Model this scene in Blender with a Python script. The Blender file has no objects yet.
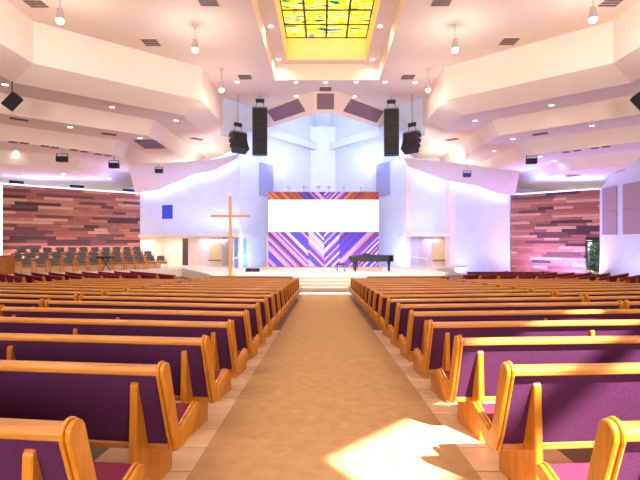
import bpy, bmesh, math, random
from mathutils import Vector, Matrix

random.seed(7)
S = bpy.context.scene
COL = S.collection
PI = math.pi

# ------------------------------------------------------------------ camera
F, CX, CY, EYE = 435.0, 323.0, 242.0, 1.5
cam_d = bpy.data.cameras.new('camera')
cam_d.lens = F / 640 * 36.0
cam_d.sensor_width = 36.0
cam_d.shift_x = -(CX - 320) / 640
cam_d.shift_y = (CY - 240) / 640
cam_d.clip_end = 300
cam = bpy.data.objects.new('camera', cam_d)
COL.objects.link(cam)
cam.location = (0, 0, EYE)
cam.rotation_euler = (PI / 2, 0, 0)
S.camera = cam

def srgb(r, g, b):
    def f(c):
        c /= 255.0
        return c / 12.92 if c <= 0.04045 else ((c + 0.055) / 1.055) ** 2.4
    return (f(r), f(g), f(b))

# ------------------------------------------------------------------ world, sun, large lights, exposure
w = bpy.data.worlds.new('sky')
S.world = w
w.use_nodes = True
w.node_tree.nodes['Background'].inputs[0].default_value = (0.62, 0.78, 1.0, 1)
w.node_tree.nodes['Background'].inputs[1].default_value = 1.6
S.view_settings.view_transform = 'Standard'
S.view_settings.look = 'None'
S.view_settings.exposure = -1.2
S.view_settings.gamma = 1.0
S.view_settings.use_curve_mapping = False
S.cycles.use_denoising = True
S.cycles.max_bounces = 7
S.cycles.diffuse_bounces = 5
S.cycles.sample_clamp_indirect = 6.0
S.cycles.caustics_reflective = False
S.cycles.caustics_refractive = False

SUN_DIR = Vector((-0.41, 0.71, -1.0)).normalized()
sd = bpy.data.lights.new('sun', 'SUN')
sd.energy = 92.0
sd.angle = math.radians(0.55)
sd.color = (1.0, 0.95, 0.88)
sun = bpy.data.objects.new('sun', sd)
COL.objects.link(sun)
sun.rotation_euler = SUN_DIR.to_track_quat('-Z', 'Y').to_euler()
sun.location = (10, -20, 30)

def area(name, loc, target, sx, sy, power, color, spread=180, shape='RECTANGLE'):
    d = bpy.data.lights.new(name, 'AREA')
    d.shape = shape
    d.size = sx
    if shape in ('RECTANGLE', 'ELLIPSE'):
        d.size_y = sy
    d.energy = power
    d.color = color
    d.spread = math.radians(spread)
    o = bpy.data.objects.new(name, d)
    COL.objects.link(o)
    o.location = loc
    dv = Vector(target) - Vector(loc)
    o.rotation_euler = dv.to_track_quat('-Z', 'Y').to_euler()
    return o

WARM = (1.0, 0.88, 0.79)
BLUE = (0.28, 0.34, 1.0)
VIOLET = (0.62, 0.42, 1.0)
# added fill from behind the camera, set at made-up rear windows
area('window_daylight', (-6.0, -9.6, 4.2), (-6.0, 15, 12.5), 7.0, 6.0, 5600, (1.0, 0.94, 0.89), 140)
area('window_daylight', (6.0, -9.6, 4.2), (6.0, 15, 12.5), 7.0, 6.0, 5600, (1.0, 0.94, 0.89), 140)

# ------------------------------------------------------------------ helpers
def PZ(x, y, z):
    """a point of the horizontal plane z that the photograph shows at pixel x, y"""
    Y = F * (z - EYE) / (CY - y)
    return Vector(((x - CX) * Y / F, Y, z))

def PY(x, y, Y):
    return Vector(((x - CX) * Y / F, Y, EYE + (CY - y) * Y / F))

MATS = {}
def mat(name, c1, c2=None, rough=0.6, scale=6.0, stretch=(1, 1, 1), bump=0.0, metal=0.0, emit=None, spec=0.4, wave=None, coords='Object', contrast=(0.3, 0.7)):
    if name in MATS:
        return MATS[name]
    m = bpy.data.materials.new(name)
    m.use_nodes = True
    nt = m.node_tree
    b = nt.nodes['Principled BSDF']
    b.inputs['Roughness'].default_value = rough
    b.inputs['Metallic'].default_value = metal
    b.inputs['Specular IOR Level'].default_value = spec
    if c2 is None:
        c2 = tuple(v * 0.88 for v in c1)
    tc = nt.nodes.new('ShaderNodeTexCoord')
    mp = nt.nodes.new('ShaderNodeMapping')
    mp.inputs['Scale'].default_value = stretch
    nt.links.new(tc.outputs[coords], mp.inputs[0])
    n = nt.nodes.new('ShaderNodeTexNoise')
    n.inputs['Scale'].default_value = scale
    n.inputs['Detail'].default_value = 5
    nt.links.new(mp.outputs[0], n.inputs['Vector'])
    r = nt.nodes.new('ShaderNodeValToRGB')
    r.color_ramp.elements[0].position = contrast[0]
    r.color_ramp.elements[1].position = contrast[1]
    r.color_ramp.elements[0].color = (*c1, 1)
    r.color_ramp.elements[1].color = (*c2, 1)
    nt.links.new(n.outputs['Fac'], r.inputs['Fac'])
    nt.links.new(r.outputs['Color'], b.inputs['Base Color'])
    if bump:
        bp = nt.nodes.new('ShaderNodeBump')
        bp.inputs['Strength'].default_value = bump
        bp.inputs['Distance'].default_value = 0.02
        nt.links.new(n.outputs['Fac'], bp.inputs['Height'])
        nt.links.new(bp.outputs[0], b.inputs['Normal'])
    if emit:
        b.inputs['Emission Color'].default_value = (*emit[:3], 1)
        b.inputs['Emission Strength'].default_value = emit[3]
    MATS[name] = m
    return m

class MB:
    def __init__(self):
        self.v = []
        self.f = []
    def add(self, vs, fs):
        o = len(self.v)
        self.v += [tuple(p) for p in vs]
        self.f += [tuple(i + o for i in f) for f in fs]
        return self
    def box(self, x0, x1, y0, y1, z0, z1):
        return self.add([(x0, y0, z0), (x1, y0, z0), (x1, y1, z0), (x0, y1, z0), (x0, y0, z1), (x1, y0, z1), (x1, y1, z1), (x0, y1, z1)],
                        [(0, 3, 2, 1), (4, 5, 6, 7), (0, 1, 5, 4), (1, 2, 6, 5), (2, 3, 7, 6), (3, 0, 4, 7)])
    def prism(self, pts, vec):
        """closed polygon of 3-D points swept along vec"""
        n = len(pts)
        vec = Vector(vec)
        a = [Vector(p) for p in pts]
        nr = Vector((0, 0, 0))
        for i in range(n):
            nr += a[i].cross(a[(i + 1) % n])
        if nr.dot(vec) > 0:
            a.reverse()
        vs = a + [p + vec for p in a]
        fs = [tuple(range(n)), tuple(range(2 * n - 1, n - 1, -1))]
        for i in range(n):
            j = (i + 1) % n
            fs.append((j, i, i + n, j + n))
        return self.add(vs, fs)
    def quad(self, *pts):
        return self.add(pts, [tuple(range(len(pts)))])
    def tube(self, p0, p1, r0, r1=None, n=10):
        r1 = r0 if r1 is None else r1
        p0, p1 = Vector(p0), Vector(p1)
        d = (p1 - p0).normalized()
        a = d.orthogonal().normalized()
        b = d.cross(a)
        vs = []
        for p, r in ((p0, r0), (p1, r1)):
            for i in range(n):
                t = 2 * PI * i / n
                vs.append(p + (a * math.cos(t) + b * math.sin(t)) * r)
        fs = [tuple(range(n - 1, -1, -1)), tuple(range(n, 2 * n))]
        for i in range(n):
            j = (i + 1) % n
            fs.append((i, j, j + n, i + n))
        return self.add(vs, fs)
    def lathe(self, prof, cx=0, cy=0, n=16):
        vs, fs = [], []
        for r, z in prof:
            for i in range(n):
                t = 2 * PI * i / n
                vs.append((cx + r * math.cos(t), cy + r * math.sin(t), z))
        m = len(prof)
        for k in range(m - 1):
            for i in range(n):
                j = (i + 1) % n
                fs.append((k * n + i, k * n + j, (k + 1) * n + j, (k + 1) * n + i))
        fs.append(tuple(range(n - 1, -1, -1)))
        fs.append(tuple((m - 1) * n + i for i in range(n)))
        return self.add(vs, fs)
    def mesh(self, name, material, bevel=0, seg=1, smooth=False):
        me = bpy.data.meshes.new(name)
        me.from_pydata(self.v, [], self.f)
        if bevel:
            bm = bmesh.new()
            bm.from_mesh(me)
            es = [e for e in bm.edges if len(e.link_faces) == 2 and e.calc_face_angle(0) > 0.5]
            bmesh.ops.bevel(bm, geom=es, offset=bevel, segments=seg, affect='EDGES', profile=0.5, clamp_overlap=True)
            bm.to_mesh(me)
            bm.free()
        if smooth:
            for p in me.polygons:
                p.use_smooth = True
        me.materials.append(material)
        return me
    def build(self, name, material, parent=None, bevel=0, seg=1, smooth=False):
        return link(name, self.mesh(name, material, bevel, seg, smooth), parent)

def link(name, me, parent=None):
    o = bpy.data.objects.new(name, me)
    COL.objects.link(o)
    if parent is not None:
        o.parent = parent
    return o

def empty(name, loc=(0, 0, 0), rot=(0, 0, 0)):
    o = bpy.data.objects.new(name, None)
    o.empty_display_size = 0.2
    COL.objects.link(o)
    o.location = loc
    o.rotation_euler = rot
    return o

def tag(o, label, cat, group=None):
    o['label'] = label
    o['category'] = cat
    if group:
        o['group'] = group
    return o

def struct(o, label=None):
    o['kind'] = 'structure'
    if label:
        o['label'] = label
    return o

def copy_tree(o, parent=None):
    c = o.copy()
    COL.objects.link(c)
    c.parent = parent
    for ch in list(o.children):
        copy_tree(ch, c)
    return c

ORD = ['first', 'second', 'third', 'fourth', 'fifth', 'sixth', 'seventh', 'eighth', 'ninth', 'tenth', 'eleventh', 'twelfth',
       'thirteenth', 'fourteenth', 'fifteenth', 'sixteenth', 'seventeenth', 'eighteenth', 'nineteenth', 'twentieth']

# ------------------------------------------------------------------ materials
M_CEIL = mat('ceiling_plaster', srgb(250, 229, 212), srgb(248, 224, 206), 0.8, 1.2)
M_WALL = mat('wall_plaster', srgb(224, 230, 244), srgb(216, 223, 240), 0.75, 1.5)
M_CREAM = mat('cream_plaster', srgb(246, 228, 214), srgb(242, 222, 206), 0.75, 1.5)
M_OAK = mat('honey_oak', srgb(180, 116, 44), srgb(150, 88, 26), 0.33, 3.0, (0.7, 9, 9), 0.05, spec=0.5)
M_OAKE = mat('honey_oak_end', srgb(184, 116, 24), srgb(156, 88, 12), 0.33, 3.0, (9, 9, 0.9), 0.05, spec=0.5)
M_CLOTH = mat('aubergine_cloth', srgb(76, 33, 66), srgb(63, 27, 56), 0.9, 90, (1, 1, 1), 0.15, spec=0.1)
M_BURG = mat('burgundy_cloth', srgb(132, 46, 56), srgb(116, 38, 48), 0.85, 60, spec=0.1)
M_SEAT = mat('plum_seat_cloth', srgb(112, 38, 62), srgb(98, 32, 54), 0.9, 60, spec=0.1)
M_CARPET = mat('tan_carpet', srgb(180, 141, 98), srgb(167, 127, 85), 0.95, 9, bump=0.2, spec=0.05, coords='Object')
M_TILE = mat('pinkish_tile', srgb(218, 182, 142), srgb(200, 160, 122), 0.35, 5)
M_GROUT = mat('floor_grout', srgb(120, 92, 76), srgb(108, 82, 68), 0.7, 8)
M_STAGE = mat('pale_maple_stage', srgb(248, 236, 218), srgb(242, 226, 204), 0.5, 4, (0.4, 5, 1))
M_BLACK = mat('matt_black', srgb(30, 28, 32), srgb(22, 20, 24), 0.5, 8)
M_DARK = mat('speaker_grille', srgb(30, 26, 28), srgb(22, 19, 22), 0.7, 120)
M_METAL = mat('brushed_steel', srgb(170, 170, 176), srgb(150, 150, 156), 0.35, 10, metal=0.8)
M_WHITEP = mat('white_paint', srgb(240, 240, 242), srgb(232, 232, 236), 0.5, 4)
M_VENT = mat('vent_grey', srgb(128, 106, 104), srgb(110, 90, 90), 0.6, 8)
M_MAUVE = mat('mauve_panel', srgb(140, 110, 122), srgb(128, 100, 114), 0.85, 40)
M_LAMP = mat('lamp_glow', (1, 0.95, 0.85), rough=0.4, emit=(1.0, 0.9, 0.78, 9.0))
M_LED = mat('led_strip', (0.7, 0.75, 1), rough=0.4, emit=(0.62, 0.66, 1.0, 6.0))

# ------------------------------------------------------------------ setting
SLOPE = 0.046
Z_FLAT = 18.2
FLOOR_Z = -SLOPE * Z_FLAT
STAGE_Z = -0.30
CEIL = 11.1
def floor_z(Y):
    return -SLOPE * min(max(Y, -30), Z_FLAT)

def fill_poly(name, outer, holes, z, material, parent=None):
    bm = bmesh.new()
    es = []
    for loop in [outer] + holes:
        vs = [bm.verts.new((x, y, z)) for x, y in loop]
        es += [bm.edges.new((vs[i], vs[(i + 1) % len(vs)])) for i in range(len(vs))]
    bmesh.ops.triangle_fill(bm, edges=es, use_beauty=True)
    me = bpy.data.meshes.new(name)
    bm.to_mesh(me)
    bm.free()
    me.materials.append(material)
    return link(name, me, parent)

# floor: falls gently towards the stage, then level
fb = MB()
fb.quad((-26, -12, SLOPE * 12), (26, -12, SLOPE * 12), (26, Z_FLAT, FLOOR_Z), (-26, Z_FLAT, FLOOR_Z))
fb.add([(-26, Z_FLAT, FLOOR_Z), (26, Z_FLAT, FLOOR_Z), (26, 39, FLOOR_Z), (-26, 39, FLOOR_Z)], [(0, 1, 2, 3)])
floor = struct(fb.build('floor', M_GROUT))
CL, CR = -0.936, 1.086
cb = MB()
e = 0.013
cb.add([(CL, -8, SLOPE * 8 + e), (CR, -8, SLOPE * 8 + e), (CR, Z_FLAT, FLOOR_Z + e), (CL, Z_FLAT, FLOOR_Z + e), (CL, 19.3, FLOOR_Z + e), (CR, 19.3, FLOOR_Z + e),
        (CL, -8, SLOPE * 8 - .09), (CR, -8, SLOPE * 8 - .09), (CR, 19.3, FLOOR_Z - .06), (CL, 19.3, FLOOR_Z - .06)],
       [(0, 1, 2, 3), (3, 2, 5, 4), (0, 3, 4, 9, 6), (1, 7, 8, 5, 2), (0, 6, 7, 1), (4, 5, 8, 9), (6, 9, 8, 7)])
carpet = cb.build('aisle_carpet', M_CARPET)
tag(carpet, 'long tan carpet running down the centre aisle', 'carpet')
# tiles either side of the carpet
tile_mesh = MB().box(-0.194, 0.194, -0.190, 0.190, -0.004, 0.010).mesh('tile', M_TILE, 0.004)
for side, x_edge in ((-1, CL), (1, CR)):
    for k in range(22):
        for c in range(2):
            o = link('tile', tile_mesh, floor)
            Y = 0.9 + 0.4 * k
            o.location = (x_edge + side * (0.186 + 0.4 * c), Y, floor_z(Y))
            o.rotation_euler = (-math.atan(SLOPE), 0, 0)
white_strip = MB().box(-3.2, 3.4, 19.32, 20.2, FLOOR_Z - .02, FLOOR_Z + .01).build('threshold_strip', mat('pale_stone', srgb(246, 238, 228), rough=0.4), floor)

# stepped ceiling: high octagonal field and swept tiers
A = (12.6, 18.9)
B = (6.65, 23.9)
dv = Vector((B[0] - A[0], B[1] - A[1])).normalized()          # right-hand side: goes in and forward
nrm = Vector((-dv.y, dv.x))
if nrm.x < 0:
    nrm = -nrm
K1 = (1 - nrm.x) / nrm.y
def off(s, d, which):
    """corner of the tier polyline moved outward by d, s = side"""
    if which == 0:
        return (s * (A[0] + d), -10.5)
    if which == 1:
        return (s * (A[0] + d), A[1] + K1 * d)
    if which == 2:
        return (s * (B[0] + d), B[1] + K1 * d)
    return (s * (B[0] + d), 37.0)

SUN_H = CEIL + 0.12
def sunproj(x, y):
    return (x + 0.41 * SUN_H, y - 0.71 * SUN_H)
c0 = Vector((0.06, 3.26))
e1 = Vector((0.70, 0.714))
e2 = Vector((0.51, -0.86))
sky_hole = [sunproj(*(c0 + e1 * a + e2 * b)) for a, b in ((0, 0), (4.6, 0), (4.6, 2.9), (0, 2.9))]
RX0, RX1, RY0, RY1 = -2.85, 3.32, 15.2, 25.8
WX0, WX1, WY0, WY1 = -2.12, 2.52, 16.2, 25.2
REC_Z, GLASS_Z = 12.06, 13.37
CH_C, CH_Z = 27.6, CEIL             # upper edge of the prow over the stage
high = [(-A[0], -10.5), (A[0], -10.5), (A[0], A[1]), (B[0], B[1]), (B[0], 33.5), (0.85, 27.7), (-0.65, 27.7), (-B[0], 33.7), (-B[0], B[1]), (-A[0], A[1])]
ceiling = struct(fill_poly('ceiling', high, [[(RX0, RY0), (RX1, RY0), (RX1, RY1), (RX0, RY1)], sky_hole], CEIL, M_CEIL))
def collar(name, pts, z0, z1, parent, material):
    m = MB()
    n = len(pts)
    vs = [(x, y, z0) for x, y in pts] + [(x, y, z1) for x, y in pts]
    m.add(vs, [(i, (i + 1) % n, (i + 1) % n + n, i + n) for i in range(n)])
    return m.build(name, material, parent)
rect = lambda a, b, c, d: [(a, c), (b, c), (b, d), (a, d)]
collar('recess_side', rect(RX0, RX1, RY0, RY1), CEIL, REC_Z, ceiling, M_CEIL)
fill_poly('recess_top', rect(RX0, RX1, RY0, RY1), [rect(WX0, WX1, WY0, WY1)], REC_Z, M_CEIL, ceiling)
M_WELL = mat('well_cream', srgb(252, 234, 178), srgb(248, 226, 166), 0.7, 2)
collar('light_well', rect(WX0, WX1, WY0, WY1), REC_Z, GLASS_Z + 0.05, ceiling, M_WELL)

PROFILE = [(0, CEIL, 'fascia'), (0, 9.27, 'sloped_soffit'), (1.2, 8.62, 'soffit'), (3.2, 8.62, 'fascia'), (3.7, 7.76, 'soffit'), (5.8, 7.72, 'fascia'),
           (6.35, 6.9, 'soffit'), (9.0, 6.9, 'fascia'), (9.5, 6.15, 'soffit'), (14.5, 5.55, 'end')]
for s in (-1, 1):
    for i in range(len(PROFILE) - 1):
        d0, z0, nm = PROFILE[i]
        d1, z1, _ = PROFILE[i + 1]
        m = MB()
        for k in range(3):
            a0, a1 = off(s, d0, k), off(s, d0, k + 1)
            b0, b1 = off(s, d1, k), off(s, d1, k + 1)
            m.quad((*a0, z0), (*a1, z0), (*b1, z1), (*b0, z1))
        m.build(nm, M_CEIL, ceiling)

# prow over the stage: two sloped facets and a middle strip, then the bright light tower
PR_Z = 9.95
prow_top = [(-B[0], 33.7), (-0.65, 27.7), (0.85, 27.7), (B[0], 33.5)]
prow_bot = [(-5.5, 33.6), (-0.5, 28.6), (0.7, 28.6), (5.7, 33.6)]
for k in range(3):
    m = MB()
    m.quad((*prow_top[k], CEIL), (*prow_top[k + 1], CEIL), (*prow_bot[k + 1], PR_Z), (*prow_bot[k], PR_Z))
    m.build('prow_facet', M_CEIL, ceiling)
m = MB()
for k in range(3):
    m.quad((*prow_bot[k], PR_Z), (*prow_bot[k + 1], PR_Z), (prow_bot[k + 1][0], prow_bot[k + 1][1] + .02, 14.0), (prow_bot[k][0], prow_bot[k][1] + .02, 14.0))
m.build('light_tower_front', M_WALL, ceiling)
fill_poly('light_tower_roof', [(-8, 28), (8, 28), (8, 39), (-8, 39)], [], 14.0, M_WALL, ceiling)

# apse behind the stage, V-shaped in plan
V0, V1, V2 = (-6.65, 28.86), (-5.75, 30.1), (-0.6, 37.5)
def thick_wall(name, p, q, z0, z1, t, material, parent=None, tops=None):
    """wall between plan points p and q; t thickness to the far side; tops = [(fraction, z)] stepped top"""
    p, q = Vector(p), Vector(q)
    u = (q - p)
    n = Vector((-u.y, u.x)).normalized()
    if n.y < 0:
        n = -n
    if tops is None:
        tops = [(0, z1), (1, z1)]
    pts = [(p.x, p.y, z0), (q.x, q.y, z0)]
    for fr, z in reversed(tops):
        c = p + u * fr
        pts.append((c.x, c.y, z))
    return MB().prism(pts, (n.x * t, n.y * t, 0)).build(name, material, parent)
apse = struct(thick_wall('wall_apse', (-0.6, 37.5), (0.75, 37.5), FLOOR_Z, 14, 0.2, M_WALL))
for s in (-1, 1):
    thick_wall('apse_flank', (s * 5.75, 30.1), (s * 0.62, 37.52), FLOOR_Z, 14.0, 0.2, M_WALL, apse)
    thick_wall('apse_return', (s * 6.65, 28.86), (s * 5.75, 30.1), 8.6, 14.0, 0.2, M_WALL, apse)
    a_, b_ = Vector((s * 5.75, 30.1)), Vector((s * 0.62, 37.4))
    dn = (b_ - a_).normalized()
    nn = Vector((-dn.y, dn.x))
    if nn.y > 0:
        nn = -nn
    p1 = a_ + dn * 0.1
    mm = MB().prism([(p1.x, p1.y, 9.32), (b_.x, b_.y, 9.32), (b_.x, b_.y, 9.92), (p1.x, p1.y, 9.92)], (nn.x * .35, nn.y * .35, 0))
    mm.build('apse_ledge', M_WALL, apse, 0.02)

# side walls, rear wall, far closing wall
struct(thick_wall('wall_far', (-26, 36.9), (26, 36.9), FLOOR_Z, 11.3, 0.2, M_WALL)).hide_render = False
def dpoint(s, d, t):
    """point at outward offset d of the slanted tier line, t metres inward along it from the outer corner line"""
    p = Vector((A[0], A[1])) + nrm * d + dv * t
    return (s * p.x, p.y)
DW = 12.1
def t_at(s, d, px):
    k = (px - CX) / F
    p0 = Vector(dpoint(s, d, 0))
    p1 = Vector(dpoint(s, d, 1)) - p0
    return (k * p0.y - p0.x) / (p1.x - k * p1.y)

wl = MB()
yy = [29.2, 28.1, 27.0, 25.6, 24.4, -10.5]
prof_top = [(29.47, 5.0), (28.25, 5.95), (27.1, 5.98), (25.75, 6.78), (24.6, 6.8), (23.2, 7.6), (21, 7.6), (-10.5, 7.6)]
pts = [(18.75, 29.47, FLOOR_Z), (18.75, -10.5, 0.3)] + [(18.75, y, z) for y, z in reversed(prof_top)]
wall_right = struct(MB().prism(pts, (0.25, 0, 0)).build('wall_right', M_WALL))
pts = [(-21.2, 27.6, FLOOR_Z), (-21.2, -10.5, 0.3), (-21.2, -10.5, 7.0), (-21.2, 22, 7.0), (-21.2, 27.6, 5.2)]
wall_left = struct(MB().prism(pts, (-0.25, 0, 0)).build('wall_left', M_WALL))
struct(MB().box(-26, 26, -10.4, -10.2, -1, 11.3).build('wall_back', M_WALL))
struct(MB().box(-26, -25.8, -10.4, 37, -1.2, 8.7).build('wall_outer_left', M_WALL))
struct(MB().box(25.8, 26, -10.4, 37, -1.2, 8.7).build('wall_outer_right', M_WALL))
for i, s in enumerate((-1, 1)):
    wm = MB()
    x0 = s * 6.0
    wm.box(x0 - 3.7, x0 + 3.7, -10.18, -10.0, 1.2, 8.0)
    wo = struct(wm.build('window_%d' % (i + 1), mat('window_glass_bright', (0.85, 0.9, 0.95), rough=0.1)))  # made-up panes behind the rear fill lights, out of view

# ------------------------------------------------------------------ stained glass
M_LEAD = mat('lead_came', srgb(44, 40, 34), srgb(36, 32, 28), 0.5, 8)
def stained():
    m = bpy.data.materials.new('stained_glass')
    m.use_nodes = True
    nt = m.node_tree
    for n in list(nt.nodes):
        nt.nodes.remove(n)
    out = nt.nodes.new('ShaderNodeOutputMaterial')
    tr = nt.nodes.new('ShaderNodeBsdfTranslucent')
    tc = nt.nodes.new('ShaderNodeTexCoord')
    mp = nt.nodes.new('ShaderNodeMapping')
    mp.inputs['Rotation'].default_value = (0, 0, 0.9)
    mp.inputs['Scale'].default_value = (0.5, 1.2, 1)
    nt.links.new(tc.outputs['Object'], mp.inputs[0])
    n = nt.nodes.new('ShaderNodeTexNoise')
    n.inputs['Scale'].default_value = 1.15
    n.inputs['Detail'].default_value = 1.5
    n.inputs['Distortion'].default_value = 1.6
    nt.links.new(mp.outputs[0], n.inputs['Vector'])
    r = nt.nodes.new('ShaderNodeValToRGB')
    r.color_ramp.interpolation = 'CONSTANT'
    els = [(0.0, srgb(60, 130, 170)), (0.36, srgb(170, 196, 60)), (0.40, srgb(250, 206, 20)), (0.46, srgb(255, 248, 190)), (0.51, srgb(250, 210, 30)), (0.56, srgb(255, 244, 160)), (0.61, srgb(240, 150, 30)), (0.64, srgb(120, 170, 190))]
    r.color_ramp.elements[0].position = 0
    r.color_ramp.elements[0].color = (*els[0][1], 1)
    r.color_ramp.elements[1].position = els[1][0]
    r.color_ramp.elements[1].color = (*els[1][1], 1)
    for p, c in els[2:]:
        k = r.color_ramp.elements.new(p)
        k.color = (*c, 1)
    nt.links.new(n.outputs['Fac'], r.inputs['Fac'])
    mx = nt.nodes.new('ShaderNodeMixRGB')
    mx.blend_type = 'MULTIPLY'
    mx.inputs['Fac'].default_value = 1
    mx.inputs['Color2'].default_value = (0.6, 0.6, 0.6, 1)
    nt.links.new(r.outputs['Color'], mx.inputs['Color1'])
    nt.links.new(mx.outputs['Color'], tr.inputs['Color'])
    nt.links.new(tr.outputs[0], out.inputs[0])
    return m
M_GLASS = stained()
sg = empty('stained_glass_skylight', ((WX0 + WX1) / 2, (WY0 + WY1) / 2, GLASS_Z))
tag(sg, 'yellow stained glass skylight with dark grid in the ceiling well', 'skylight')
NCOL, NROW = 4, 6
px, py = (WX1 - WX0) / NCOL, (WY1 - WY0) / NROW
for i in range(NCOL):
    for j in range(NROW):
        x = -(WX1 - WX0) / 2 + px * i
        y = -(WY1 - WY0) / 2 + py * j
        MB().box(x + .01, x + px - .01, y + .01, y + py - .01, -0.015, 0.015).build('pane', M_GLASS, sg)
for i in range(NCOL + 1):
    x = -(WX1 - WX0) / 2 + px * i
    MB().box(x - .05, x + .05, -(WY1 - WY0) / 2, (WY1 - WY0) / 2, -0.06, 0.04).build('glazing_bar', M_LEAD, sg)
for j in range(NROW + 1):
    y = -(WY1 - WY0) / 2 + py * j
    MB().box(-(WX1 - WX0) / 2, (WX1 - WX0) / 2, y - .05, y + .05, -0.055, 0.04).build('glazing_bar', M_LEAD, sg)
# bars of the rear skylight that lets the sun patch in
rs = empty('rear_skylight', (0, 0, CEIL))
tag(rs, 'barred opening in the ceiling that lets the sun in', 'skylight')
for b0, b1 in ((0.86, 1.04), (1.92, 2.06)):
    q = [sunproj(*(c0 + e1 * a + e2 * b)) for a, b in ((-0.1, b0), (4.7, b0), (4.7, b1), (-0.1, b1))]
    MB().prism([(x, y, 0.0) for x, y in q], (0, 0, 0.08)).build('glazing_bar', M_LEAD, rs)

# ------------------------------------------------------------------ plank walls
PLANKS = [mat('plank_rust', srgb(168, 104, 90), srgb(136, 80, 72), 0.7, 2.5, (1, 1, 12), 0.2),
          mat('plank_tan', srgb(216, 166, 144), srgb(188, 134, 114), 0.7, 2.5, (1, 1, 12), 0.2),
          mat('plank_umber', srgb(116, 76, 74), srgb(92, 60, 62), 0.7, 2.5, (1, 1, 12), 0.2),
          mat('plank_red', srgb(186, 118, 104), srgb(150, 90, 82), 0.7, 2.5, (1, 1, 12), 0.2),
          mat('plank_char', srgb(86, 54, 62), srgb(68, 44, 52), 0.7, 2.5, (1, 1, 12), 0.2),
          mat('plank_sienna', srgb(198, 134, 108), srgb(160, 100, 84), 0.7, 2.5, (1, 1, 12), 0.2)]
M_BACKING = mat('plank_backing', srgb(50, 28, 32), rough=0.8)
def plank_wall(name, s, t0, t1, z0, z1, rows, door=None):
    p, q = Vector(dpoint(s, DW, t0)), Vector(dpoint(s, DW, t1))
    if p.x > q.x:
        p, q = q, p
    u = (q - p)
    L = u.length
    ang = math.atan2(u.y, u.x)
    prof = [(0, 0, z0), (L, 0, z0), (L, 0, z1), (0, 0, z1)]
    if door:
        prof = [(0, 0, z0), (door[0], 0, z0), (door[0], 0, door[2]), (L, 0, door[2]), (L, 0, z1), (0, 0, z1)]
    root = MB().prism(prof, (0, 0.2, 0)).build(name, M_BACKING)
    struct(root)
    root.location = (p.x, p.y, 0)
    root.rotation_euler = (0, 0, ang)
    h = (z1 - z0) / rows
    for r in range(rows):
        x = -random.uniform(0, 1.2)
        while x < L:
            ln = random.choice((0.9, 1.4, 1.9, 2.4, 2.8)) * random.uniform(0.85, 1.15)
            a, b = max(0, x), min(L, x + ln)
            za, zb = z0 + r * h, z0 + (r + 1) * h - 0.012
            if door and za < door[2]:
                if a < door[0] and b > door[0]:
                    b = min(b, door[0]) if b <= door[1] or a < door[0] else b
                elif a >= door[0] and a < door[1]:
                    a = door[1]
            if b - a > 0.12:
                pr = random.uniform(0.02, 0.06)
                wts = (24, 16, 16, 20, 10, 14)
                MB().box(a + .004, b - .004, -pr, 0.0, za, zb).build('plank', random.choices(PLANKS, wts)[0], root)
            x += ln
    return root, L, ang
tl1 = t_at(-1, DW, 140)
tl0 = t_at(-1, DW, 2.5)
plank_left, LL, LA = plank_wall('wall_planks_left', -1, tl0, tl1, FLOOR_Z, 5.2, 29)
tr1 = t_at(1, DW, 511)
tr0 = t_at(1, DW, 600.5)
td0 = t_at(1, DW, 585.5)
LR = abs(tr1 - tr0)
dx0 = abs(tr1 - td0)
plank_right, LR, RA = plank_wall('wall_planks_right', 1, tr0, tr1, FLOOR_Z, 5.08, 29, door=(dx0, LR, 1.62))

# glazed door in the right plank wall, shrub outside
def local_to(root_loc, ang, x, y, z):
    return (root_loc[0] + x * math.cos(ang) - y * math.sin(ang), root_loc[1] + x * math.sin(ang) + y * math.cos(ang), z)
M_DFRAME = mat('door_dark_metal', srgb(34, 44, 40), srgb(28, 36, 34), 0.4, 8)
def glass_mat():
    m = bpy.data.materials.new('clear_glass')
    m.use_nodes = True
    b = m.node_tree.nodes['Principled BSDF']
    b.inputs['Transmission Weight'].default_value = 1.0
    b.inputs['Roughness'].default_value = 0.02
    b.inputs['IOR'].default_value = 1.05
    b.inputs['Base Color'].default_value = (0.9, 0.97, 0.92, 1)
    return m
M_CLEAR = glass_mat()
dr = empty('door_1', (plank_right.location.x, plank_right.location.y, FLOOR_Z), (0, 0, RA))
struct(dr, 'narrow dark-framed glass door at the end of the right plank wall')
dw0, dw1, dh = dx0 + 0.01, LR - 0.01, 1.62 - FLOOR_Z - 0.01
MB().box(dw0, dw0 + .12, -0.06, 0.12, 0, dh).build('door_frame', M_DFRAME, dr)
MB().box(dw1 - .06, dw1, -0.06, 0.12, 0, dh).build('door_frame', M_DFRAME, dr)
MB().box(dw0 + .12, dw1 - .06, -0.06, 0.12, dh - .12, dh).build('door_frame', M_DFRAME, dr)
MB().box(dw0 + .12, dw1 - .06, -0.04, 0.08, 0, .14).build('bottom_rail', M_DFRAME, dr)
MB().box(dw0 + .12, dw1 - .06, -0.07, -0.03, 0.98, 1.05).build('push_bar', M_DFRAME, dr)
MB().box(dw0 + .12, dw1 - .06, 0.02, 0.035, .14, dh - .12).build('pane', M_CLEAR, dr)
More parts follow.
